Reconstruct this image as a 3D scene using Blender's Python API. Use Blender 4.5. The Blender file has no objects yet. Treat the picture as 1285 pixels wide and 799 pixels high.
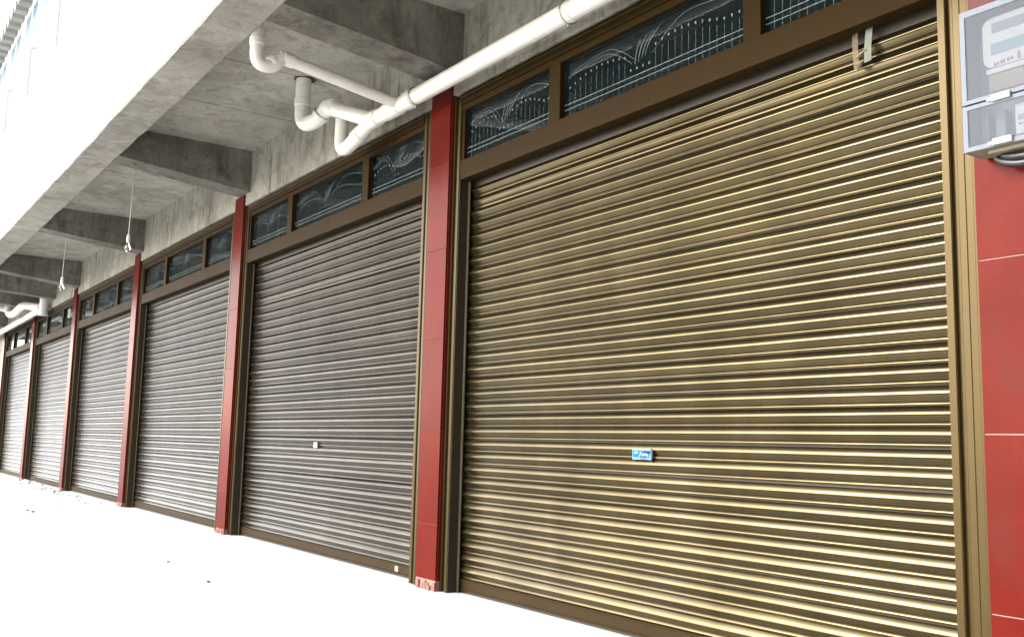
import bpy, bmesh, math, random
import numpy as np
from mathutils import Vector, Matrix
random.seed(7)
R = math.radians
scene = bpy.context.scene
COL = scene.collection

# ------------------------------------------------------------------ camera
F, YAW, PITCH, ROLL = 1224.12, -0.9636, 0.1277, 0.0241
CAM = Vector((5.3676, -3.3799, 0.9336))
fw = Vector((math.sin(YAW) * math.cos(PITCH), math.cos(YAW) * math.cos(PITCH), math.sin(PITCH)))
rt = Vector((math.cos(YAW), -math.sin(YAW), 0))
up = rt.cross(fw)
rt2 = rt * math.cos(ROLL) + up * math.sin(ROLL)
up2 = -rt * math.sin(ROLL) + up * math.cos(ROLL)
cd = bpy.data.cameras.new('camera')
cd.sensor_width = 36.0
cd.lens = F / 1285.0 * 36.0
cd.clip_start = 0.05
cd.clip_end = 3000
cam = bpy.data.objects.new('camera', cd)
COL.objects.link(cam)
cam.matrix_world = Matrix.Translation(CAM) @ Matrix((rt2, up2, -fw)).transposed().to_4x4()
scene.camera = cam

# ------------------------------------------------------------------ light
SUN_EL, SUN_AZ = R(28), R(180 + 33)          # azimuth clockwise from +Y: in front of the shops, a little to the left
world = bpy.data.worlds.new('World')
scene.world = world
world.use_nodes = True
wn = world.node_tree
bg = wn.nodes['Background']
sky = wn.nodes.new('ShaderNodeTexSky')
sky.sky_type = 'NISHITA'
sky.sun_disc = False
sky.sun_elevation = SUN_EL
sky.sun_rotation = SUN_AZ
sky.dust_density = 2.0
sky.ozone_density = 1.0
sky.air_density = 1.0
hs = wn.nodes.new('ShaderNodeHueSaturation')      # overcast: the blue is washed out of the sky
hs.inputs['Saturation'].default_value = 0.35
wn.links.new(sky.outputs['Color'], hs.inputs['Color'])
wn.links.new(hs.outputs['Color'], bg.inputs['Color'])
bg.inputs['Strength'].default_value = 0.15
sd = bpy.data.lights.new('sun', 'SUN')
sd.energy = 0.5
sd.angle = R(12)
sd.color = (1.0, 0.985, 0.96)
sun = bpy.data.objects.new('sun', sd)
COL.objects.link(sun)
sdir = Vector((math.sin(SUN_AZ) * math.cos(SUN_EL), math.cos(SUN_AZ) * math.cos(SUN_EL), math.sin(SUN_EL)))
sun.rotation_euler = sdir.to_track_quat('Z', 'Y').to_euler()
sun.location = (-3, -8, 12)

vs = scene.view_settings
vs.view_transform = 'Standard'
vs.look = 'None'
vs.exposure = 2.3
vs.gamma = 1.0
vs.use_curve_mapping = False
scene.render.resolution_x, scene.render.resolution_y = 1024, 636
scene.render.engine = 'CYCLES'
scene.cycles.max_bounces = 8
scene.cycles.diffuse_bounces = 4
scene.cycles.glossy_bounces = 4

# ------------------------------------------------------------------ materials
def new_mat(name):
    m = bpy.data.materials.new(name)
    m.use_nodes = True
    return m, m.node_tree, m.node_tree.nodes['Principled BSDF']

def N(nt, t, **kw):
    n = nt.nodes.new('ShaderNode' + t)
    for k, v in kw.items():
        setattr(n, k, v)
    return n

def coords(nt, scale=(1, 1, 1), world_space=True, loc=(0, 0, 0)):
    mp = N(nt, 'Mapping')
    mp.inputs['Scale'].default_value = scale
    mp.inputs['Location'].default_value = loc
    if world_space:
        g = N(nt, 'NewGeometry')
        nt.links.new(g.outputs['Position'], mp.inputs['Vector'])
    else:
        g = N(nt, 'TexCoord')
        nt.links.new(g.outputs['Object'], mp.inputs['Vector'])
    return mp.outputs['Vector']

def noise(nt, vec, scale, detail=4, rough=0.55, dist=0.0):
    n = N(nt, 'TexNoise')
    n.inputs['Scale'].default_value = scale
    n.inputs['Detail'].default_value = detail
    n.inputs['Roughness'].default_value = rough
    n.inputs['Distortion'].default_value = dist
    nt.links.new(vec, n.inputs['Vector'])
    return n.outputs['Fac']

def ramp(nt, fac, stops):
    r = N(nt, 'ValToRGB')
    el = r.color_ramp.elements
    while len(el) < len(stops):
        el.new(0.5)
    for e, (p, c) in zip(el, stops):
        e.position = p
        e.color = c if len(c) == 4 else (*c, 1)
    nt.links.new(fac, r.inputs['Fac'])
    return r.outputs['Color']

def mix(nt, fac, a, b, mode='MIX'):
    m = N(nt, 'Mix', data_type='RGBA', blend_type=mode)
    for s, v in ((0, fac), (6, a), (7, b)):
        if hasattr(v, 'is_output'):
            nt.links.new(v, m.inputs[s])
        elif s == 0:
            m.inputs[0].default_value = v
        else:
            m.inputs[s].default_value = (*v, 1) if len(v) == 3 else v
    return m.outputs[2]

def bump(nt, b, h, strength=0.3, dist=0.01):
    n = N(nt, 'Bump')
    n.inputs['Strength'].default_value = strength
    n.inputs['Distance'].default_value = dist
    nt.links.new(h, n.inputs['Height'])
    nt.links.new(n.outputs['Normal'], b.inputs['Normal'])

def grey(v):
    return (v, v, v, 1)

def concrete(name, base, dark, light, streak=0.5):
    m, nt, b = new_mat(name)
    v = coords(nt)
    big = noise(nt, v, 0.9, 5, 0.6, 0.6)
    c = ramp(nt, big, [(0.28, dark), (0.5, base), (0.72, light)])
    blot = noise(nt, v, 4.5, 6, 0.7, 1.2)
    c = mix(nt, ramp(nt, blot, [(0.50, grey(0)), (0.70, grey(0.65))]), c, (dark[0] * 0.62, dark[1] * 0.60, dark[2] * 0.56))
    vs_ = coords(nt, (5.0, 5.0, 0.7))
    st = noise(nt, vs_, 1.6, 5, 0.65, 0.8)
    c = mix(nt, ramp(nt, st, [(0.52, grey(0)), (0.68, grey(streak))]), c, (dark[0] * 0.55, dark[1] * 0.53, dark[2] * 0.46))
    pale = noise(nt, coords(nt, (1, 1, 1), loc=(7, 3, 1)), 2.6, 5, 0.6, 1.5)
    c = mix(nt, ramp(nt, pale, [(0.56, grey(0)), (0.72, grey(0.45))]), c, (light[0] * 1.2, light[1] * 1.2, light[2] * 1.2))
    fine = noise(nt, v, 60, 4, 0.7)
    c = mix(nt, 1.0, c, ramp(nt, fine, [(0.25, grey(0.80)), (0.75, grey(1.12))]), 'MULTIPLY')
    crack = N(nt, 'TexVoronoi', feature='DISTANCE_TO_EDGE')
    wv = coords(nt, (0.8, 0.8, 0.8))
    crack.inputs['Scale'].default_value = 0.7
    nt.links.new(wv, crack.inputs['Vector'])
    nt.links.new(c, b.inputs['Base Color'])
    b.inputs['Roughness'].default_value = 0.88
    b.inputs['Specular IOR Level'].default_value = 0.25
    h = N(nt, 'Math', operation='ADD')
    nt.links.new(noise(nt, v, 22, 5, 0.7), h.inputs[0])
    nt.links.new(noise(nt, v, 3.0, 3, 0.6), h.inputs[1])
    bump(nt, b, h.outputs[0], 0.45, 0.012)
    return m

M = {}
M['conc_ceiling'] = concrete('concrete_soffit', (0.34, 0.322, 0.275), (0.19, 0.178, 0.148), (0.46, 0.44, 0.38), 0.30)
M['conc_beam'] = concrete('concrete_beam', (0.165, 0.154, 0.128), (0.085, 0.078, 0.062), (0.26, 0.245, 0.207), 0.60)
M['conc_edge'] = concrete('concrete_edge_beam', (0.36, 0.342, 0.295), (0.22, 0.206, 0.172), (0.46, 0.44, 0.385), 0.30)
M['conc_wall'] = concrete('concrete_lintel', (0.33, 0.312, 0.255), (0.19, 0.173, 0.130), (0.43, 0.408, 0.345), 0.85)

def paint(name, col, rough=0.5, var=0.12, metallic=0.0, coat=0.0, spec=0.5, scale=3.0, fine=0.06):
    m, nt, b = new_mat(name)
    v = coords(nt)
    n1 = noise(nt, v, scale, 5, 0.6, 0.4)
    c = mix(nt, n1, tuple(x * (1 - var) for x in col), tuple(min(1, x * (1 + var)) for x in col))
    n2 = noise(nt, v, scale * 25, 3, 0.6)
    c = mix(nt, 1.0, c, ramp(nt, n2, [(0.3, grey(1 - fine)), (0.7, grey(1 + fine))]), 'MULTIPLY')
    nt.links.new(c, b.inputs['Base Color'])
    rr = N(nt, 'MapRange')
    nt.links.new(n1, rr.inputs['Value'])
    rr.inputs['To Min'].default_value = rough * 0.8
    rr.inputs['To Max'].default_value = min(1, rough * 1.2)
    nt.links.new(rr.outputs['Result'], b.inputs['Roughness'])
    b.inputs['Metallic'].default_value = metallic
    b.inputs['Coat Weight'].default_value = coat
    b.inputs['Coat Roughness'].default_value = 0.12
    b.inputs['Specular IOR Level'].default_value = spec
    return m

def slat_metal(name, lo, hi, dusty):
    m, nt, b = new_mat(name)
    v = coords(nt, (0.35, 0, 3))
    n1 = noise(nt, v, 2.0, 3, 0.5, 0.3)
    c = ramp(nt, n1, [(0.3, lo), (0.7, hi)])
    dust = noise(nt, coords(nt, (0.8, 0, 1.0)), 2.2, 2, 0.5, 0.3)
    c = mix(nt, ramp(nt, dust, [(0.52, grey(0)), (0.75, grey(0.35))]), c, dusty)
    gr_ = noise(nt, coords(nt, (1.6, 0, 0.45), loc=(3, 0, 1)), 1.6, 5, 0.6, 0.5)
    c = mix(nt, 1.0, c, ramp(nt, gr_, [(0.35, grey(0.78)), (0.62, grey(1.06))]), 'MULTIPLY')
    oi = N(nt, 'ObjectInfo')
    c = mix(nt, 1.0, c, ramp(nt, oi.outputs['Random'], [(0, grey(0.88)), (1, grey(1.08))]), 'MULTIPLY')
    nt.links.new(c, b.inputs['Base Color'])
    rr = N(nt, 'MapRange')
    nt.links.new(dust, rr.inputs['Value'])
    rr.inputs['To Min'].default_value = 0.19
    rr.inputs['To Max'].default_value = 0.30
    nt.links.new(rr.outputs['Result'], b.inputs['Roughness'])
    b.inputs['Metallic'].default_value = 0.92
    b.inputs['Coat Weight'].default_value = 0.05
    b.inputs['Coat Roughness'].default_value = 0.12
    bump(nt, b, noise(nt, coords(nt, (0.8, 0, 0.9)), 1.6, 1, 0.4), 0.5, 0.03)
    return m

M['slat'] = slat_metal('gold_brown_slat_lacquer', (0.078, 0.060, 0.028), (0.106, 0.083, 0.040), (0.10, 0.086, 0.060))
M['slat_grey'] = slat_metal('grey_brown_slat_lacquer', (0.054, 0.043, 0.0295), (0.076, 0.062, 0.045), (0.082, 0.070, 0.055))
M['bar'] = paint('brown_bottom_bar', (0.030, 0.019, 0.007), 0.5, 0.2, 0.0, 0, 0.06)
M['jamb'] = paint('bronze_jamb', (0.058, 0.040, 0.0135), 0.32, 0.15, 0.30, 0.0, 0.12)
M['frame'] = paint('dark_brown_frame', (0.026, 0.0145, 0.0038), 0.55, 0.25, 0.0, 0.0, 0.04)
M['guide'] = paint('pale_guide_rail', (0.20, 0.17, 0.11), 0.35, 0.1, 0.6)
M['guide_dark'] = paint('dark_guide_channel', (0.032, 0.023, 0.012), 0.5, 0.15, 0.2)
M['pvc'] = paint('cream_pvc', (0.78, 0.755, 0.68), 0.32, 0.13, 0, 0.1, 0.5, 6.0, 0.04)
M['pvc_ring'] = paint('grey_white_pvc_ring', (0.62, 0.60, 0.52), 0.4, 0.08)
M['steel'] = paint('clamp_steel', (0.45, 0.44, 0.42), 0.35, 0.15, 0.9)
M['white_wall'] = paint('white_wall_paint', (0.82, 0.82, 0.80), 0.7, 0.03)
M['eave_grey'] = paint('eave_grey', (0.20, 0.20, 0.185), 0.7, 0.08)
M['spout'] = paint('pale_grey_spout', (0.32, 0.32, 0.34), 0.6, 0.08)
M['foot_mortar'] = paint('dusty_pink_mortar', (0.20, 0.085, 0.07), 0.9, 0.3, scale=14)
M['mortar'] = paint('pale_mortar', (0.42, 0.32, 0.29), 0.9, 0.2)
M['pink_mortar'] = paint('pink_mortar', (0.34, 0.15, 0.125), 0.9, 0.25, scale=12)
M['rubble'] = paint('white_rubble', (0.84, 0.84, 0.82), 0.9, 0.1, scale=14)
M['pebble'] = paint('dark_pebble', (0.12, 0.118, 0.115), 0.9, 0.3, scale=14)
M['cord'] = paint('white_cord', (0.70, 0.69, 0.66), 0.5, 0.05)
M['socket'] = paint('white_socket', (0.80, 0.80, 0.78), 0.35, 0.04)
M['black_rubber'] = paint('black_cable', (0.015, 0.015, 0.016), 0.4, 0.2)
M['casing'] = paint('grey_casing', (0.15, 0.165, 0.19), 0.35, 0.04, 0, 0, 0.08)
M['casing_beige'] = paint('beige_casing', (0.20, 0.178, 0.125), 0.45, 0.06, 0, 0, 0.08)
M['meter_white'] = paint('meter_white', (0.42, 0.42, 0.42), 0.35, 0.02, 0, 0, 0.08)
M['lcd'] = paint('lcd_blue', (0.13, 0.22, 0.245), 0.3, 0.04, 0, 0, 0.08)
M['ink'] = paint('dark_ink', (0.05, 0.06, 0.08), 0.5, 0.1)
M['blue'] = paint('sticker_blue', (0.004, 0.11, 0.25), 0.3, 0.12, 0, 0, 0.08, scale=30)
M['navy'] = paint('sticker_navy', (0.003, 0.02, 0.11), 0.3, 0.1, 0, 0, 0.08)
M['ltblue'] = paint('sticker_pale_blue', (0.13, 0.27, 0.34), 0.3, 0.08, 0, 0, 0.08)
M['label_white'] = paint('label_white', (0.82, 0.81, 0.78), 0.5, 0.05)
M['tag_beige'] = paint('tag_beige', (0.24, 0.195, 0.12), 0.6, 0.1)
M['blocker'] = paint('dark_blocker', (0.10, 0.085, 0.07), 0.6, 0.15)  # low-bounce colour for the added, unseen skylight blocker
M['room'] = paint('shop_plaster', (0.32, 0.36, 0.36), 0.9, 0.1)

def tile_mat():
    m, nt, b = new_mat('red_glazed_tile')
    v = coords(nt)
    n1 = noise(nt, v, 2.5, 5, 0.6, 0.5)
    c = ramp(nt, n1, [(0.3, (0.092, 0.0090, 0.0056)), (0.7, (0.116, 0.0120, 0.0074))])
    sp = noise(nt, v, 45, 4, 0.7)
    c = mix(nt, ramp(nt, sp, [(0.56, grey(0)), (0.78, grey(0.45))]), c, (0.15, 0.02, 0.016))
    gm = noise(nt, coords(nt, (3, 3, 1.2), loc=(2, 0, 5)), 1.7, 6, 0.65, 0.8)
    c = mix(nt, ramp(nt, gm, [(0.45, grey(0)), (0.72, grey(0.55))]), c, (0.075, 0.022, 0.016))
    oi = N(nt, 'ObjectInfo')
    c = mix(nt, 1.0, c, ramp(nt, oi.outputs['Random'], [(0, (0.82, 0.84, 0.88)), (1, (1.10, 1.06, 1.04))]), 'MULTIPLY')
    nt.links.new(c, b.inputs['Base Color'])
    rr = N(nt, 'MapRange')
    nt.links.new(noise(nt, v, 8, 4, 0.6), rr.inputs['Value'])
    rr.inputs['To Min'].default_value = 0.12
    rr.inputs['To Max'].default_value = 0.26
    nt.links.new(rr.outputs['Result'], b.inputs['Roughness'])
    b.inputs['Specular IOR Level'].default_value = 0.04
    return m
M['tile'] = tile_mat()

def glass_mat(name, tint, alpha_rough=0.02, trans=1.0):
    m, nt, b = new_mat(name)
    b.inputs['Base Color'].default_value = (*tint, 1)
    b.inputs['Roughness'].default_value = alpha_rough
    b.inputs['IOR'].default_value = 1.5
    b.inputs['Transmission Weight'].default_value = trans
    return m
M['glass'] = glass_mat('teal_glass', (0.11, 0.18, 0.19), 0.02, 0.955)
M['bulb'] = glass_mat('bulb_glass', (0.95, 0.95, 0.93), 0.05)
M['blue_glass'] = paint('blue_window_glass', (0.035, 0.085, 0.12), 0.25, 0.4, 0, 0.0, 0.15, 6.0)

def frosted(name, col, fac):
    m, nt, b = new_mat(name)
    b.inputs['Base Color'].default_value = (*col, 1)
    b.inputs['Roughness'].default_value = 0.4
    b.inputs['Specular IOR Level'].default_value = 0.12
    b.inputs['Alpha'].default_value = fac
    return m
M['etch'] = frosted('etched_line', (0.34, 0.42, 0.43), 0.30)
M['cover'] = frosted('hazy_clear_cover', (0.16, 0.175, 0.205), 0.30)
M['tape'] = frosted('dirty_clear_tape', (0.30, 0.235, 0.15), 0.6)
M['tape_pale'] = frosted('pale_plastic_strip', (0.34, 0.36, 0.29), 0.85)

def ground_mat():
    m, nt, b = new_mat('pale_concrete_ground')
    v = coords(nt)
    n1 = noise(nt, v, 0.35, 6, 0.6, 0.5)
    c = ramp(nt, n1, [(0.3, (0.50, 0.50, 0.494)), (0.7, (0.56, 0.56, 0.553))])
    n2 = noise(nt, v, 18, 5, 0.7)
    c = mix(nt, 1.0, c, ramp(nt, n2, [(0.25, grey(0.90)), (0.6, grey(1.03))]), 'MULTIPLY')
    nt.links.new(c, b.inputs['Base Color'])
    b.inputs['Roughness'].default_value = 0.85
    bump(nt, b, n2, 0.25, 0.006)
    return m
M['ground'] = ground_mat()

# ------------------------------------------------------------------ mesh helpers
def add_box(bm, x0, x1, y0, y1, z0, z1, bevel=0.0):
    vs_ = [bm.verts.new(p) for p in ((x0, y0, z0), (x1, y0, z0), (x1, y1, z0), (x0, y1, z0),
                                     (x0, y0, z1), (x1, y0, z1), (x1, y1, z1), (x0, y1, z1))]
    fs = [bm.faces.new([vs_[i] for i in q]) for q in ((3, 2, 1, 0), (4, 5, 6, 7), (0, 1, 5, 4), (1, 2, 6, 5), (2, 3, 7, 6), (3, 0, 4, 7))]
    if bevel > 0:
        es = {e for f in fs for e in f.edges}
        bmesh.ops.bevel(bm, geom=list(es), offset=bevel, segments=2, affect='EDGES', profile=0.6)

def add_extrude(bm, prof, axis, a, b):
    """closed 2D profile extruded along an axis: 'x' -> prof=(y,z); 'y' -> prof=(x,z); 'z' -> prof=(x,y)"""
    def pt(p, t):
        return {'x': (t, p[0], p[1]), 'y': (p[0], t, p[1]), 'z': (p[0], p[1], t)}[axis]
    A = [bm.verts.new(pt(p, a)) for p in prof]
    B = [bm.verts.new(pt(p, b)) for p in prof]
    n = len(prof)
    for i in range(n):
        bm.faces.new((A[i], A[(i + 1) % n], B[(i + 1) % n], B[i]))
    bm.faces.new(A[::-1])
    bm.faces.new(B)
    bmesh.ops.recalc_face_normals(bm, faces=bm.faces[:])

def add_tube(bm, pts, r, seg=16, caps=True):
    pts = [Vector(p) for p in pts]
    rs = r if isinstance(r, (list, tuple)) else [r] * len(pts)
    rings = []
    t0 = (pts[1] - pts[0]).normalized()
    ref = Vector((0, 0, 1)) if abs(t0.z) < 0.9 else Vector((1, 0, 0))
    u = t0.cross(ref).normalized()
    for i, p in enumerate(pts):
        if i == 0:
            t = pts[1] - pts[0]
        elif i == len(pts) - 1:
            t = pts[-1] - pts[-2]
        else:
            t = (pts[i + 1] - p).normalized() + (p - pts[i - 1]).normalized()
        t.normalize()
        u = (u - t * u.dot(t)).normalized()
        w = t.cross(u)
        rings.append([bm.verts.new(p + (u * math.cos(k * 2 * math.pi / seg) + w * math.sin(k * 2 * math.pi / seg)) * rs[i]) for k in range(seg)])
    for a, b in zip(rings, rings[1:]):
        for k in range(seg):
            bm.faces.new((a[k], a[(k + 1) % seg], b[(k + 1) % seg], b[k]))
    if caps:
        bm.faces.new(rings[0][::-1])
        bm.faces.new(rings[-1])

def fillet(pts, rad, n=7):
    """round the corners of a polyline"""
    pts = [Vector(p) for p in pts]
    out = [pts[0]]
    for i in range(1, len(pts) - 1):
        p = pts[i]
        a = (pts[i - 1] - p)
        b = (pts[i + 1] - p)
        ra = min(rad, a.length * 0.49)
        rb = min(rad, b.length * 0.49)
        A = p + a.normalized() * ra
        B = p + b.normalized() * rb
        for k in range(n + 1):
            t = k / n
            out.append(A * (1 - t) ** 2 + p * 2 * t * (1 - t) + B * t * t)
    out.append(pts[-1])
    return out

def mesh_of(bm, name, mat, smooth=None):
    bmesh.ops.recalc_face_normals(bm, faces=bm.faces[:])
    me = bpy.data.meshes.new(name)
    bm.to_mesh(me)
    bm.free()
    me.materials.append(M[mat])
    if smooth:
        me.polygons.foreach_set('use_smooth', [True] * len(me.polygons))
        me.set_sharp_from_angle(angle=R(smooth))
    return me

def link(name, me, parent=None, loc=(0, 0, 0)):
    o = bpy.data.objects.new(name, me)
    COL.objects.link(o)
    o.parent = parent
    o.location = loc
    return o

def part(name, mat, parent, build, smooth=None, loc=(0, 0, 0)):
    bm = bmesh.new()
    build(bm)
    return link(name, mesh_of(bm, name, mat, smooth), parent, loc)

def boxes(name, mat, parent, lst, bevel=0.0, smooth=None):
    def f(bm):
        for b_ in lst:
            add_box(bm, *b_, bevel)
    return part(name, mat, parent, f, smooth)

def empty(name, loc, label, cat, group=None):
    o = bpy.data.objects.new(name, None)
    o.empty_display_size = 0.2
    COL.objects.link(o)
    o.location = loc
    tag(o, label, cat, group)
    return o

def tag(o, label, cat, group=None, kind=None):
    o['label'] = label
    o['category'] = cat
    if group:
        o['group'] = group
    if kind:
        o['kind'] = kind
    return o

# ------------------------------------------------------------------ ground
def g(bm):
    S = 600
    vs_ = [bm.verts.new(p) for p in ((-S, -S, 0), (S, -S, 0), (S, S, 0), (-S, S, 0))]
    bm.faces.new(vs_)
gr = part('ground', 'ground', None, g)
gr['kind'] = 'structure'

# ------------------------------------------------------------------ the building shell
X0, X1 = -26.0, 9.0            # extent of the arcade
YW = -0.125                    # face of the concrete lintel wall
YI, YO = -1.39, -1.685         # inner and outer edge of the edge beam
ZC, ZB, ZBW = 3.78, 3.49, 3.36 # slab soffit, beam soffit outside, beam soffit at the wall
bld = empty('arcade_building', (0, 0, 0), 'raw grey concrete arcade ceiling with beams under a white upper storey', 'building')

boxes('ceiling_slab', 'conc_ceiling', bld, [(X0, X1, YI - 0.02, 3.2, ZC, ZC + 0.16)])
def eb(bm):      # edge beam with a slightly uneven arris
    prof_n = 140
    rnd = random.Random(3)
    rings = []
    for i in range(prof_n + 1):
        x = X0 + (X1 - X0) * i / prof_n
        j = lambda s: rnd.uniform(-s, s)
        rings.append([bm.verts.new(p) for p in ((x, YO + j(.006), ZB + j(.005)), (x, YI + j(.006), ZB + j(.005)),
                                                (x, YI + j(.004), ZC + 0.16), (x, YO, ZC + 0.16))])
    for a, b in zip(rings, rings[1:]):
        for k in range(4):
            bm.faces.new((a[k], a[(k + 1) % 4], b[(k + 1) % 4], b[k]))
    bm.faces.new(rings[0][::-1])
    bm.faces.new(rings[-1])
part('edge_beam', 'conc_edge', bld, eb)

def cross_beam(x1, w=0.29, zin=ZBW, zout=ZB + 0.002):
    def f(bm):   # tapered cantilever beam, deeper at the wall
        rnd = random.Random(int(x1 * 10))
        n = 10
        rings = []
        for i in range(n + 1):
            t = i / n
            y = YW + 0.02 + (YI + 0.003 - YW - 0.02) * t
            z = zin + (zout - zin) * t
            j = lambda s: rnd.uniform(-s, s)
            rings.append([bm.verts.new(p) for p in ((x1 - w + j(.004), y, z + j(.003)), (x1 + j(.004), y, z + j(.003)),
                                                    (x1 + j(.003), y, ZC + 0.01), (x1 - w, y, ZC + 0.01))])
        for a, b in zip(rings, rings[1:]):
            for k in range(4):
                bm.faces.new((a[k], a[(k + 1) % 4], b[(k + 1) % 4], b[k]))
        bm.faces.new(rings[0][::-1])
        bm.faces.new(rings[-1])
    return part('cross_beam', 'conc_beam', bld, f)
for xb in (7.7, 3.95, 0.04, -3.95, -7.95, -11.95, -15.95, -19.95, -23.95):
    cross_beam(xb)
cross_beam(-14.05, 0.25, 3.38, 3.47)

for kk in range(6):
    for dx in (1.15, 2.35):
        xs = -4.0 * kk + dx + random.uniform(-0.1, 0.1) - (0 if kk else 0.2)
        boxes('formwork_seam', 'conc_ceiling', bld, [(xs, xs + 0.011, YI + 0.004, YW - 0.004, ZC - 0.004, ZC + 0.006)])
ZL = 3.245                     # underside of the lintel wall
boxes('lintel_wall', 'conc_wall', bld, [(X0, X1, YW, 0.12, ZL, ZC + 0.004)])
boxes('back_wall', 'room', bld, [(X0, X1, 3.2, 3.35, 0.0, ZC + 0.1)])
boxes('end_wall', 'conc_wall', bld, [(X1, X1 + 0.2, -0.1, 3.35, 0, ZC + 0.1)])
boxes('end_wall', 'conc_wall', bld, [(X0 - 0.2, X0, -0.1, 3.35, 0, ZC + 0.1)])
boxes('shop_wall', 'white_wall', bld, [(4.0, X1 - 0.003, -0.10, 0.1, 0, ZL - 0.003)])
boxes('shop_wall', 'conc_wall', bld, [(X0 + 0.003, -20.34, -0.10, 0.1, 0, ZL - 0.003)])

boxes('skylight_blocker', 'blocker', bld, [(X1 + 0.21, X1 + 5.0, -14.0, 3.35, 0, 9.0)])  # unseen block added out of frame to cut skylight on the beam sides
# white upper storey set above the edge beam
uw = boxes('upper_wall', 'white_wall', bld, [(X0, X1, YO - 0.004, YO + 0.2, ZC + 0.163, 6.56), (X0, X1, YO - 0.012, YO + 0.05, ZB + 0.012, ZC + 0.16)])
boxes('ledge', 'white_wall', bld, [(X0, X1, YO - 0.045, YO - 0.0045, 5.73, 5.83)], 0.008)
roof = boxes('roof_eave', 'white_wall', bld, [(X0, X1, -1.85, 2.0, 6.561, 6.72)])
bracket_me = None
x = -20.0
while x < -3.0:
    if bracket_me is None:
        bm = bmesh.new()
        add_box(bm, 0, 0.15, -1.845, YO - 0.005, 6.44, 6.560)
        bracket_me = mesh_of(bm, 'eave_bracket', 'eave_grey')
    link('eave_bracket', bracket_me, roof, (x, 0, 0))
    x += 0.30
win_me = pane_me = None
for i in range(11):
    xw = -17.6 + i * 1.30
    if win_me is None:
        bm = bmesh.new()
        ya, yb = YO - 0.016, YO - 0.0045
        for b_ in ((0, 1.0, ya, yb, 5.86, 5.89), (0, 1.0, ya, yb, 6.33, 6.36), (0, 0.03, ya + .001, yb, 5.89, 6.33),
                   (0.97, 1.0, ya + .001, yb, 5.89, 6.33), (0.485, 0.515, ya + .002, yb, 5.89, 6.33)):
            add_box(bm, *b_)
        win_me = mesh_of(bm, 'window', 'white_wall')
        bm = bmesh.new()
        add_box(bm, 0.031, 0.484, YO - 0.0085, YO - 0.0045, 5.891, 6.329)
        add_box(bm, 0.516, 0.969, YO - 0.0085, YO - 0.0045, 5.891, 6.329)
        pane_me = mesh_of(bm, 'pane', 'blue_glass')
    link('window', win_me, uw, (xw, 0, 0))
    link('window_pane', pane_me, uw, (xw, 0, 0))
for xs in (-5.65, -7.5, -9.35, -11.2):
    def f(bm):
        add_tube(bm, fillet([(xs, -1.66, 5.64), (xs, -1.74, 5.61), (xs, -1.74, 5.02)], 0.03), 0.018, 10)
    part('drain_spout', 'spout', bld, f, 40)

# ------------------------------------------------------------------ tiled pillars
def jitter_tile(x0, x1, y0, y1, z0, z1):
    bm = bmesh.new()
    add_box(bm, x0, x1, y0, y1, z0, z1, 0.0015)
    return bm
pillar_words = {
    -1: 'wide glossy red tiled pillar behind the meter box',
    0: 'glossy red tiled pillar left of the nearest shutter, pink mortar at its foot',
    1: 'red tiled pillar second from the nearest shutter, behind the hanging pipe bend',
    2: 'narrow red tiled pillar just right of the nearer hanging bulb',
    3: 'thin red tiled pillar just right of the farther hanging bulb',
    4: 'thin brownish red pillar beside the far end pipe trap',
    5: 'far end pillar at the left edge of the picture'}
JOINTS = [0.0, 0.41, 1.005, 1.605, 2.205, 2.80, 3.355]
tile_cache = {}
for k in range(-1, 6):
    if k == -1:
        xa, xb = 3.543, 3.995
    else:
        xa, xb = -4 * k - 0.33, -4 * k - 0.075
    w = xb - xa
    p = empty('tiled_pillar', (xa, 0, 0), pillar_words[k], 'pillar', 'red tiled pillars between the shutters')
    boxes('core', 'mortar' if k == -1 else 'pink_mortar', p, [(0.004, w - 0.004, -0.1368, 0.12, 0.0, 3.352)])
    for j in range(6):
        gp = 0.0016 if k == -1 else 0.0008
        z0, z1 = JOINTS[j] + gp, JOINTS[j + 1] - gp
        if j == 0:
            z0 = 0.065 if k == 0 else 0.05
        key = (round(w, 3), j, z0)
        if key not in tile_cache:
            tile_cache[key] = mesh_of(jitter_tile(0, w, -0.14, -0.1285, z0, z1), 'tile', 'tile')
        t = link('tile', tile_cache[key], p)
        t.location.y = random.uniform(-0.0008, 0.0004)
        t.rotation_euler = (0, 0, random.uniform(-.002, .002))
        key = ('s', round(w, 3), j, z0)
        for side, xx in ((0, -0.006), (1, w - 0.003)):
            if side == 1 or k == -1:
                if key not in tile_cache:
                    tile_cache[key] = mesh_of(jitter_tile(0, 0.009, -0.1275, -0.02, z0, z1), 'side_tile', 'tile')
                link('side_tile', tile_cache[key], p, (xx, 0, 0))
    def f(bm):      # broken mortar at the foot
        rnd = random.Random(40 + k)
        n = 9
        top = []
        for i in range(n + 1):
            top.append(0.045 + rnd.uniform(-0.02, 0.012))
        for i in range(n):
            a, b = w * i / n, w * (i + 1) / n - 0.0005
            add_box(bm, a, b, -0.139 - rnd.uniform(0, 0.012), -0.1285, 0.0, top[i], 0.003)
    part('mortar_foot', 'foot_mortar', p, f)

# ------------------------------------------------------------------ shop fronts: shutter, frame, transom
PITCH_S = 0.079
PROF = [(0.0030, 0.992), (0.0062, 0.945), (0.0098, 0.885), (0.0130, 0.822), (0.0156, 0.765), (0.0174, 0.715), (0.0186, 0.672), (0.0193, 0.635), (0.0196, 0.604), (0.0193, 0.580), (0.0180, 0.566),
        (0.0122, 0.560), (0.0118, 0.540), (0.0084, 0.405), (0.0090, 0.395), (0.0056, 0.285), (0.0036, 0.276),
        (0.0074, 0.222), (0.0097, 0.178), (0.0109, 0.150), (0.0114, 0.130), (0.0115, 0.114), (0.0060, 0.106), (0.0046, 0.030)]

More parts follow.
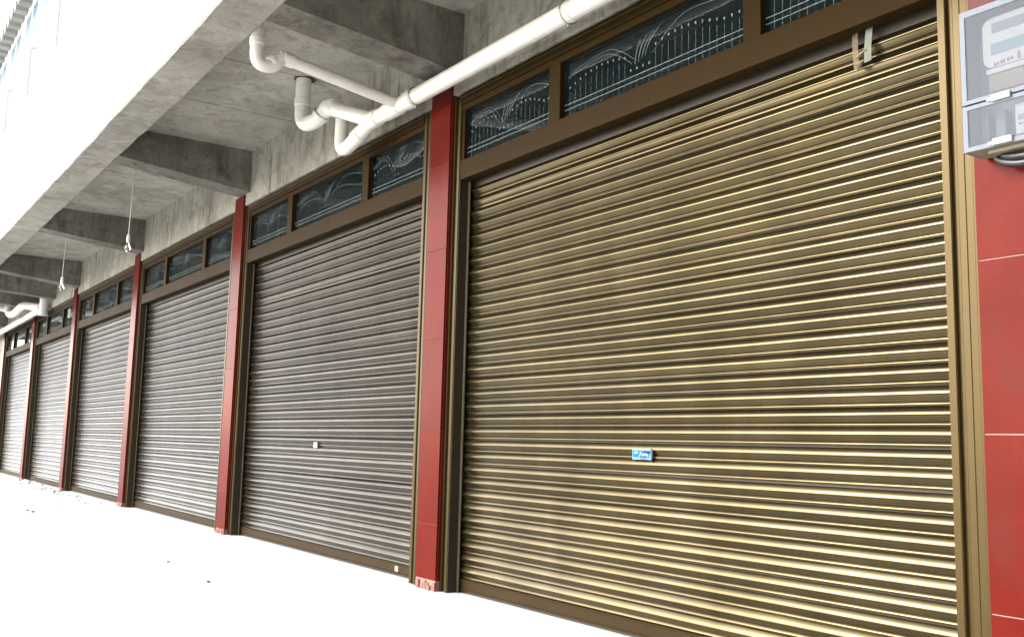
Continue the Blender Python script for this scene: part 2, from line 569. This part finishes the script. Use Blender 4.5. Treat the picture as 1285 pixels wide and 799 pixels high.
def slat_mesh(w, mat):
    bm = bmesh.new()
    prof = [(-o, z * PITCH_S) for o, z in PROF] + [(0.004, 0.030 * PITCH_S), (0.004, 0.992 * PITCH_S)]
    add_extrude(bm, prof, 'x', 0.004, w - 0.004)
    return mesh_of(bm, 'slat', mat, 33)

def jamb_profile(w, left):
    """plan profile of the door post: inner edge at x=0 going to x=-w (left) with a groove in the front"""
    p = [(0, 0.02), (0, -0.020), (-0.006, -0.020), (-0.006, -0.050), (0, -0.050), (0, -0.098), (-0.003, -0.104), (-0.030, -0.104), (-0.034, -0.100), (-0.036, -0.086),
         (-0.060, -0.086), (-0.062, -0.104), (-0.066, -0.108), (-0.090, -0.108), (-0.093, -0.1055), (-0.118, -0.1055), (-0.121, -0.108),
         (-w + 0.004, -0.108), (-w, -0.104), (-w, 0.02)]
    if not left:
        p = [(-a, b) for a, b in p][::-1]
    return p

shutter_words = [
    'large gold brown roller shutter nearest the camera, with a blue sticker',
    'dark brown roller shutter with a small white lock plate, second from the right',
    'grey brown roller shutter third from the right',
    'silvery brown roller shutter fourth from the right',
    'silvery roller shutter fifth from the right with rubble at its foot',
    'silvery roller shutter at the far left end']
frame_words = [
    'dark brown shop front frame with etched transom panes above the nearest shutter',
    'dark brown shop front frame with teal etched transom panes behind the pipe bend',
    'dark brown shop front frame and transom right of the nearer hanging bulb',
    'brown shop front frame and transom between the two hanging bulbs',
    'brown shop front frame whose transom reflects white, by the far pipe trap',
    'brown shop front frame and transom at the far left end']

def etch_mesh(w, h, seed):
    rnd = random.Random(seed)
    bm = bmesh.new()
    def line(pts, r):
        add_tube(bm, [(a, 0, b) for a, b in pts], r, 4)
    y = 0
    for zz in (0.055, 0.085):
        line([(0.0, zz), (w, zz)], 0.0022)
    c = w * 0.46
    n = max(6, int(w / 0.048))
    for i in range(n):
        xx = 0.05 + (w - 0.1) * i / (n - 1)
        d = abs(xx - c) / (w * 0.5)
        hh = h * (0.52 + 0.16 * math.sin(min(1, d * 1.15) * math.pi)) if d > 0.12 else h * 0.36
        line([(xx, 0.012), (xx, hh - 0.03)], 0.0009)
        bmesh.ops.create_uvsphere(bm, u_segments=6, v_segments=4, radius=0.0065, matrix=Matrix.Translation((xx, 0, hh)) @ Matrix.Diagonal((1, 0.35, 1.3, 1)))
    def arch(xa, xb, rise):
        line([(xa + (xb - xa) * t / 14, h * (0.62 + rise * math.sin(math.pi * min(1.0, 0.12 + t / 14 * 0.72)) - 0.42 * max(0.0, t / 14 - 0.62) ** 1.3 * 2.2)) for t in range(15)], 0.0011)
    arch(0.02 * w, c - 0.02, 0.26)
    arch(0.03 * w, c - 0.05, 0.20)
    arch(w * 0.98, c + 0.10, 0.28)
    for q in range(4):          # leaf strokes in the middle
        a0 = c - 0.03 + q * 0.026
        pts = [(a0 + 0.10 * (t / 8) ** 2 * (0.4 + 0.3 * q), h * (0.40 + 0.03 * q + 0.42 * t / 8)) for t in range(9)]
        add_tube(bm, [(a, 0, b) for a, b in pts], [0.0008 + 0.0018 * math.sin(math.pi * t / 8) for t in range(9)], 5)
    bmesh.ops.scale(bm, vec=(1, 0.35, 1), verts=bm.verts[:])
    return mesh_of(bm, 'etching', 'etch')

slat_cache, etch_cache = {}, {}
for k in range(6):
    x0 = -4.0 * k
    W = 3.398 if k == 0 else 3.515
    # --- roller shutter
    sh = empty('roller_shutter', (x0, 0, 0), shutter_words[k], 'shutter', 'roller shutters along the arcade')
    if W not in slat_cache:
        slat_cache[W] = slat_mesh(W, 'slat' if k == 0 else 'slat_grey')
    zb = 0.085
    n_s = 32
    for i in range(n_s):
        s = link('slat', slat_cache[W], sh)
        s.location = (0, random.uniform(-0.0012, 0.0012), zb + i * PITCH_S + random.uniform(-0.0012, 0.0012))
        s.rotation_euler = (random.gauss(0, 0.028), random.gauss(0, 0.0007), random.gauss(0, 0.0004))
    boxes('hinge_strip', 'guide_dark', sh, [(0.003, W - 0.003, 0.0065, 0.010, 0.02, 2.68)])
    def f(bm):
        add_extrude(bm, [(0.006, 0.012), (-0.012, 0.012), (-0.018, 0.014), (-0.018, 0.022), (-0.012, 0.025), (-0.012, 0.076), (-0.015, 0.079), (-0.015, 0.085), (0.006, 0.087)], 'x', 0.003, W - 0.003)
    part('bottom_bar', 'bar', sh, f)
    boxes('rubber_seal', 'black_rubber', sh, [(0.003, W - 0.003, -0.008, 0.004, 0.0, 0.0118)])
    boxes('guide_rail', 'guide', sh, [(0.0045, 0.026, -0.034, -0.0245, 0.0, 2.648)], 0.002)
    boxes('guide_rail', 'guide', sh, [(W - 0.026, W - 0.0045, -0.034, -0.0245, 0.0, 2.648)], 0.002)
    # --- frame with transom
    fr = empty('shop_front_frame', (x0, 0, 0), frame_words[k], 'door frame', 'brown shop front frames')
    lw = 0.13
    rw = 0.142 if k == 0 else 0.152
    def f(bm):
        add_extrude(bm, jamb_profile(lw, True), 'z', 0.0, 3.235)
    part('door_post', 'jamb', fr, f)
    boxes('brush_channel', 'guide_dark', fr, [(0.0006, 0.004, -0.099, -0.036, 0.0, 2.650)])
    def f(bm):
        add_extrude(bm, [(W + a, b) for a, b in jamb_profile(rw, False)], 'z', 0.0, 3.235)
    part('door_post', 'jamb', fr, f)
    boxes('header', 'frame', fr, [(0.002, W - 0.002, -0.100, -0.030, 2.652, 2.782)], 0.003)
    boxes('top_rail', 'frame', fr, [(0.002, W - 0.002, -0.1075, -0.030, 3.165, 3.236), (0.002, W - 0.002, -0.096, -0.034, 3.125, 3.1645)], 0.003)
    boxes('drip_ledge', 'jamb', fr, [(0.0, W, -0.118, -0.1085, 3.205, 3.215)], 0.002)
    boxes('side_stile', 'frame', fr, [(0.002, 0.030, -0.090, -0.032, 2.7825, 3.1245)])
    boxes('side_stile', 'frame', fr, [(W - 0.030, W - 0.002, -0.090, -0.032, 2.7825, 3.1245)])
    m1, m2 = 0.30 * W, 0.735 * W
    for mx in (m1, m2):
        boxes('mullion', 'frame', fr, [(mx - 0.052, mx + 0.052, -0.098, -0.031, 2.7822, 3.1248)], 0.003)
    for a, b in ((0.0305, m1 - 0.0525), (m1 + 0.0525, m2 - 0.0525), (m2 + 0.0525, W - 0.0305)):
        gl = boxes('pane', 'glass', fr, [(a, b, -0.062, -0.056, 2.783, 3.124)])
        key = (round(b - a, 2))
        if key not in etch_cache:
            etch_cache[key] = etch_mesh(b - a, 0.34, len(etch_cache))
        e = link('etching', etch_cache[key], gl, (a, -0.0632, 2.783))
    boxes('shutter_box', 'guide_dark', fr, [(0.002, W - 0.002, 0.05, 0.42, 2.69, 2.72)])

# ------------------------------------------------------------------ stickers, lock plate, tape
st = empty('blue_sticker', (1.70, -0.019, 0.897), 'small light blue sticker on the nearest shutter', 'sticker')
boxes('backing', 'ltblue', st, [(-0.068, 0.068, -0.004, 0.004, -0.026, 0.026)], 0.001)
boxes('blue_field', 'blue', st, [(-0.062, 0.058, -0.0055, -0.0042, -0.014, 0.019)])
boxes('navy_corner', 'navy', st, [(0.020, 0.064, -0.0068, -0.0058, 0.005, 0.0185)])
boxes('dark_stripe', 'ink', st, [(-0.010, 0.036, -0.0068, -0.0045, -0.022, -0.0150)])
def f(bm):
    add_tube(bm, [(-0.018, -0.0062, -0.010), (-0.004, -0.0062, 0.0), (0.002, -0.0062, 0.008), (-0.010, -0.0062, 0.010)], [0.001, 0.003, 0.0028, 0.001], 6)
    add_tube(bm, [(0.006, -0.0062, -0.006), (0.018, -0.0062, 0.0), (0.038, -0.0062, 0.002), (0.050, -0.0062, -0.008)], [0.001, 0.004, 0.004, 0.001], 6)
    add_tube(bm, [(-0.052, -0.0062, 0.006), (-0.035, -0.0062, 0.011), (-0.024, -0.0062, 0.005)], [0.001, 0.0035, 0.001], 6)
part('white_swirl', 'label_white', st, f, 60)
def f(bm):
    add_tube(bm, [(0.068, -0.002, -0.03), (0.076, -0.002, -0.012), (0.076, -0.002, 0.02), (0.068, -0.002, 0.028)], 0.004, 8)
part('pull_ring', 'ink', st, f, 60)

lk = empty('lock_plate', (-2.293, -0.018, 0.886), 'tiny white lock plate on the second shutter from the right', 'lock')
boxes('plate', 'label_white', lk, [(-0.032, 0.028, -0.005, 0.005, -0.022, 0.020)], 0.001)
boxes('keyhole', 'ink', lk, [(-0.006, 0.004, -0.0062, -0.0052, -0.010, 0.010), (0.034, 0.044, -0.004, 0.004, -0.028, 0.004)])
tag(boxes('paper_tag', 'tag_beige', None, [(-0.845, -0.795, -0.0155, -0.0125, 0.030, 0.068)]), 'tiny beige tag on the bottom bar of the second shutter', 'tag')

tp = empty('tape_remnant', (2.98, -0.025, 2.69), 'torn clear tape and plastic strip hanging at the top of the nearest shutter', 'tape')
def strip(pts, w, wx=None):
    def f(bm):
        prev = None
        for (x_, y_, z_) in pts:
            a, b = bm.verts.new((x_ - w / 2, y_, z_)), bm.verts.new((x_ + w / 2, y_ - 0.004, z_))
            if prev:
                bm.faces.new((prev[0], prev[1], b, a))
            prev = (a, b)
        bmesh.ops.solidify(bm, geom=bm.faces[:], thickness=0.0008)
    return f
part('tape_strip', 'tape', tp, strip([(0.018, 0.0, 0.01), (0.014, -0.008, -0.05), (0.018, -0.014, -0.11), (0.022, -0.016, -0.16), (0.030, -0.022, -0.195)], 0.030))
part('plastic_strip', 'tape_pale', tp, strip([(0.078, 0.0, 0.02), (0.082, -0.010, -0.05), (0.080, -0.018, -0.12), (0.084, -0.026, -0.185)], 0.036))
def f(bm):
    add_tube(bm, [(0.012, -0.018, -0.03), (0.045, -0.022, -0.022), (0.075, -0.018, -0.008)], 0.006, 6)
    add_tube(bm, [(0.022, -0.020, -0.150), (0.045, -0.024, -0.140), (0.075, -0.024, -0.128)], 0.004, 6)
    add_tube(bm, [(0.022, -0.022, -0.190), (0.040, -0.026, -0.200), (0.055, -0.026, -0.175)], [0.009, 0.011, 0.006], 6)
part('tape_fold', 'tape', tp, f, 60)

# ------------------------------------------------------------------ meter box on the right pillar
mb = empty('meter_box', (3.585, -0.1405, 1.955), 'grey white electricity meter box with clear cover on the red pillar', 'meter box')
BW, BH, BD = 0.30, 0.50, 0.135
boxes('back_case', 'casing', mb, [(0.004, BW - 0.004, -0.02, 0.0, 0.004, BH - 0.004)], 0.004)
boxes('case_wall', 'casing', mb, [(0.0, 0.008, -BD + 0.008, -0.0205, 0.0, BH), (BW - 0.008, BW, -BD + 0.008, -0.0205, 0.0, BH), (0.0085, BW - 0.0085, -BD + 0.008, -0.0205, BH - 0.010, BH)])
boxes('bottom_wall', 'casing_beige', mb, [(0.0085, BW - 0.0085, -BD + 0.008, -0.0205, 0.0, 0.012), (0.07, 0.24, -0.11, -0.03, -0.014, -0.0005)], 0.002)
boxes('cover_rim', 'casing', mb, [(0.0, BW, -BD, -BD + 0.0075, BH - 0.022, BH), (0.0, 0.018, -BD, -BD + 0.0075, 0.181, BH - 0.0222), (BW - 0.018, BW, -BD, -BD + 0.0075, 0.181, BH - 0.0222),
                                  (0.0, BW, -BD, -BD + 0.0075, 0.1665, 0.1808), (0.0, BW, -BD, -BD + 0.0075, 0.146, 0.1600), (0.0, BW, -BD, -BD + 0.0075, 0.0, 0.016),
                                  (0.0, 0.018, -BD, -BD + 0.0075, 0.0162, 0.1458), (BW - 0.018, BW, -BD, -BD + 0.0075, 0.0162, 0.1458)])
boxes('upper_cover', 'cover', mb, [(0.0185, BW - 0.0185, -BD + 0.002, -BD + 0.005, 0.1812, BH - 0.0225)])
boxes('lower_cover', 'cover', mb, [(0.0185, BW - 0.0185, -BD + 0.002, -BD + 0.005, 0.0165, 0.1456)])
boxes('mounting_plate', 'casing', mb, [(0.012, BW - 0.012, -0.035, -0.021, 0.013, BH - 0.013)])
def f(bm):
    rr, pts = 0.035, []
    xa, xb, za, zb_ = 0.062, 0.262, 0.285, 0.462
    for cx, cz, a0 in ((xb - rr, zb_ - rr, 0), (xa + rr, zb_ - rr, 90), (xa + rr, za + rr, 180), (xb - rr, za + rr, 270)):
        for q in range(7):
            a = R(a0 + q * 15)
            pts.append((cx + rr * math.cos(a), cz + rr * math.sin(a)))
    add_extrude(bm, pts, 'y', -0.100, -0.036)
mt = part('meter', 'meter_white', mb, f, 40)
boxes('name_plate', 'casing', mt, [(0.095, 0.230, -0.1012, -0.1002, 0.405, 0.440)])
boxes('display', 'lcd', mt, [(0.090, 0.240, -0.1022, -0.1002, 0.330, 0.368)], 0.0004)
boxes('terminal_cover', 'casing_beige', mt, [(0.075, 0.250, -0.095, -0.036, 0.202, 0.262)], 0.003)
boxes('terminal_lip', 'meter_white', mt, [(0.070, 0.255, -0.100, -0.036, 0.264, 0.283)], 0.003)
boxes('printed_marks', 'ink', mt, [(0.098 + i * 0.0115, 0.098 + i * 0.0115 + (0.009, 0.006, 0.010, 0.004, 0.008, 0.009)[i], -0.1012, -0.1002, 0.289 + 0.001 * i, 0.300 + 0.001 * i) for i in range(6)]
      + [(0.180, 0.188, -0.1014, -0.1002, 0.290, 0.316)])
bk = boxes('breaker', 'meter_white', mb, [(0.165, 0.262, -0.105, -0.036, 0.030, 0.135)], 0.003)
boxes('switch_row', 'lcd', bk, [(0.175, 0.255, -0.1065, -0.1052, 0.078, 0.096)])
boxes('printed_marks', 'ink', bk, [(0.178 + i * 0.014, 0.186 + i * 0.014, -0.1075, -0.1066, 0.062, 0.068) for i in range(5)])
boxes('wire_duct', 'casing', mb, [(0.03, 0.055, -0.07, -0.036, 0.02, 0.14), (0.08, 0.115, -0.07, -0.036, 0.02, 0.14)], 0.003)
for zc in (0.163, 0.012):
    boxes('latch', 'meter_white', mb, [(0.105, 0.170, -BD - 0.010, -BD - 0.0005, zc - 0.010, zc + 0.012), (0.088, 0.104, -BD - 0.006, -BD - 0.0005, zc - 0.006, zc + 0.005)], 0.002)
def f(bm):
    add_tube(bm, fillet([(0.075, -0.055, 0.0), (0.075, -0.058, -0.030), (0.16, -0.07, -0.062), (0.27, -0.07, -0.050), (0.34, -0.05, 0.03), (0.37, -0.03, 0.30)], 0.06), 0.014, 10)
    add_tube(bm, fillet([(0.10, -0.06, 0.0), (0.10, -0.07, -0.022), (0.18, -0.085, -0.040), (0.28, -0.08, -0.030), (0.335, -0.06, 0.05), (0.355, -0.02, 0.30)], 0.06), 0.012, 10)
part('cable_loop', 'black_rubber', mb, f, 40)

# ------------------------------------------------------------------ drain pipes under the ceiling
def pipe(name, parent, pts, r, mat='pvc', rad=0.10):
    return part(name, mat, parent, lambda bm: add_tube(bm, fillet(pts, rad), r, 20), 40)
def collar(parent, p, d, r, length=0.05, name='collar', mat='pvc'):
    p, d = Vector(p), Vector(d).normalized()
    def f(bm):
        a = p - d * length / 2
        b = p + d * length / 2
        add_tube(bm, [a, a + d * 0.004, b - d * 0.004, b], [r - 0.004, r, r, r - 0.004], 20)
    return part(name, mat, parent, f, 30)

dp = empty('drain_pipe', (0, -0.30, 3.25), 'white plastic drain pipe with two traps hung under the near ceiling', 'pipe')
dp.location = (0, 0, 0)
pipe('main_pipe', dp, [(-1.02, -0.30, 3.262), (6.5, -0.30, 3.222)], 0.056)
mdir = (1, 0, -0.0053)
collar(dp, (-0.90, -0.30, 3.2615), mdir, 0.064, 0.16, 'wye_fitting')
collar(dp, (-0.60, -0.30, 3.260), mdir, 0.063, 0.20, 'wye_fitting')
collar(dp, (-0.345, -0.30, 3.2585), mdir, 0.064, 0.10, 'coupling')
collar(dp, (1.42, -0.30, 3.249), mdir, 0.061, 0.05, 'coupling')
def ring(parent, p, d, r):
    p, d = Vector(p), Vector(d).normalized()
    u = d.cross(Vector((0, 0, 1)))
    u = (u if u.length > 0.05 else Vector((1, 0, 0))).normalized()
    w = d.cross(u)
    def f(bm):
        pts = [p + (u * math.cos(t * math.pi / 12) + w * math.sin(t * math.pi / 12)) * r for t in range(25)]
        add_tube(bm, pts, 0.005, 6)
        add_tube(bm, [p - w * (r - 0.004), p - w * (r + 0.018)], 0.009, 8)
        add_tube(bm, [p + w * (r - 0.004), p + w * (r + 0.022)], 0.007, 8)
    return part('pipe_clamp', 'steel', parent, f, 40)
ring(dp, (-0.27, -0.30, 3.258), mdir, 0.062)
ring(dp, (1.40, -0.30, 3.249), mdir, 0.064)
# slender branch
pipe('branch_pipe', dp, [(-0.5, -1.345, ZC + 0.02), (-0.5, -1.345, 3.300), (-0.5, -1.225, 3.300), (-0.5, -1.175, 3.385), (-0.5, -1.10, 3.372)], 0.041, rad=0.08)
pipe('branch_pipe', dp, [(-0.5, -1.19, 3.388), (-0.5, -0.30, 3.262)], 0.039)
collar(dp, (-0.5, -1.345, 3.45), (0, 0, 1), 0.047, 0.05)
collar(dp, (-0.5, -1.13, 3.380), (0, 1, -0.14), 0.046, 0.08)
collar(dp, (-0.5, -1.235, 3.338), (0, 1, 1.0), 0.046, 0.03)
# thick trap branch
P = [(-1.765, -0.505, ZC + 0.02), (-1.765, -0.505, 3.395), (-1.56, -0.452, 3.395), (-1.45, -0.42, 3.500), (-1.36, -0.397, 3.470)]
pipe('trap_pipe', dp, P, 0.060, rad=0.11)
pipe('branch_pipe', dp, [(-1.475, -0.428, 3.490), (-0.93, -0.303, 3.268)], 0.057)
collar(dp, (-1.765, -0.505, 3.585), (0, 0, 1), 0.066, 0.06)
collar(dp, (-1.40, -0.409, 3.462), (0.54, 0.125, -0.21), 0.065, 0.10)
collar(dp, (-1.535, -0.445, 3.430), (1, 0.25, 0.9), 0.068, 0.03)
ring(dp, (-1.52, -0.441, 3.444), (1, 0.25, 0.9), 0.067)
pipe('end_bend', dp, [(-1.45, -0.30, 3.46), (-1.45, -0.30, 3.165), (-1.33, -0.30, 3.150), (-0.92, -0.30, 3.262)], 0.054, rad=0.09)
collar(dp, (-1.14, -0.30, 3.202), (0.41, 0, 0.112), 0.061, 0.09)
def hole(parent, x_, y_, r):
    def f(bm):
        rnd = random.Random(5)
        pts = []
        for q in range(18):
            a = q * 2 * math.pi / 18
            rr_ = r * rnd.uniform(0.9, 1.3)
            pts.append((x_ + rr_ * math.cos(a), y_ + rr_ * math.sin(a)))
        add_extrude(bm, pts, 'z', ZC - 0.004, ZC + 0.01)
    part('hole_patch', 'guide_dark', parent, f)
hole(dp, -1.765, -0.505, 0.075)

dq = empty('drain_pipe', (0, 0, 0), 'white plastic drain pipe with a trap under the far left ceiling', 'pipe')
pipe('main_pipe', dq, [(-14.62, -0.28, 3.22), (-25.5, -0.30, 3.17)], 0.06)
pipe('stand_pipe', dq, [(-14.5, -0.25, ZC + 0.02), (-14.5, -0.25, 3.10)], 0.075)
pipe('trap_pipe', dq, [(-16.7, -0.55, ZC + 0.02), (-16.7, -0.55, 3.30), (-16.2, -0.50, 3.27), (-15.7, -0.44, 3.40), (-14.55, -0.28, 3.25)], 0.075, rad=0.2)
collar(dq, (-14.5, -0.25, 3.14), (0, 0, 1), 0.083, 0.08)
collar(dq, (-14.8, -0.282, 3.219), (1, 0, 0), 0.07, 0.10)
pipe('branch_pipe', dq, [(-17.0, -1.2, 3.52), (-16.75, -0.56, 3.40)], 0.06)

# ------------------------------------------------------------------ hanging bulbs
for xb, zl, words in ((-5.47, 2.945, 'bare bulb on a white cord, the nearer of the two hanging bulbs'), (-9.08, 2.945, 'bare bulb on a white cord, the farther of the two hanging bulbs')):
    hb = empty('hanging_bulb', (xb, -0.9, zl), words, 'light bulb', 'bare bulbs hanging from the ceiling')
    q = 0.78
    part('cord', 'cord', hb, lambda bm: add_tube(bm, [(0.004, 0, ZC - zl), (0.002, 0.004, 0.5), (-0.002, 0.0, 0.25), (0, 0, 0.11)], 0.004, 6), 40)
    part('socket', 'socket', hb, lambda bm: add_tube(bm, [(0, 0, 0.125), (0, 0, 0.11), (0, 0, 0.06), (0, 0, 0.035)], [0.008 * q, 0.022 * q, 0.025 * q, 0.023 * q], 12), 40)
    part('bulb', 'bulb', hb, lambda bm: add_tube(bm, [(0, 0, 0.04), (0, 0, 0.02), (0, 0, -0.005), (0, 0, -0.035), (0, 0, -0.058), (0, 0, -0.068)], [0.014 * q, 0.019 * q, 0.034 * q, 0.041 * q, 0.028 * q, 0.006 * q], 14), 60)

# ------------------------------------------------------------------ rubble and pebbles on the ground
def rub(bm):
    rnd = random.Random(11)
    for i in range(60):
        t = rnd.random()
        x_ = -16.2 + 8.2 * t ** 1.1
        y_ = -0.17 - abs(rnd.gauss(0, 0.13 if x_ < -9.5 else 0.3))
        s_ = rnd.uniform(0.012, 0.045) * (1.25 if x_ < -11 else 0.8)
        m_ = Matrix.Translation((x_, y_, s_ * 0.35)) @ Matrix.Rotation(rnd.uniform(0, 6), 4, 'Z') @ Matrix.Diagonal((rnd.uniform(.8, 1.6) * s_, s_, rnd.uniform(.5, .9) * s_, 1))
        r_ = bmesh.ops.create_icosphere(bm, subdivisions=1, radius=1, matrix=m_)
        for v in r_['verts']:
            v.co += Vector((rnd.uniform(-.2, .2), rnd.uniform(-.2, .2), rnd.uniform(-.2, .2))) * s_
tag(part('rubble', 'rubble', None, rub), 'pale mortar rubble scattered along the foot of the far shutters', 'rubble', kind='stuff')
for i, (x_, y_, s_) in enumerate(((-1.06, -1.26, 0.012), (-2.18, -1.20, 0.011), (-7.70, -1.31, 0.018), (-7.45, -1.29, 0.020))):
    def f(bm):
        rnd = random.Random(i)
        r_ = bmesh.ops.create_icosphere(bm, subdivisions=2, radius=1, matrix=Matrix.Diagonal((s_ * 1.5, s_, s_ * 0.6, 1)))
        for v in r_['verts']:
            v.co += Vector((rnd.uniform(-.15, .15), rnd.uniform(-.15, .15), rnd.uniform(-.1, .1))) * s_
    tag(part('pebble', 'pebble', None, f, loc=(x_, y_, s_ * 0.4)),
        ['dark pebble on the white ground in front of the second shutter, nearest the camera', 'dark pebble on the white ground just left of the nearest pebble',
         'left one of the two dark pebbles far left on the ground', 'right one of the two dark pebbles far left on the ground'][i], 'pebble', 'dark pebbles on the ground')
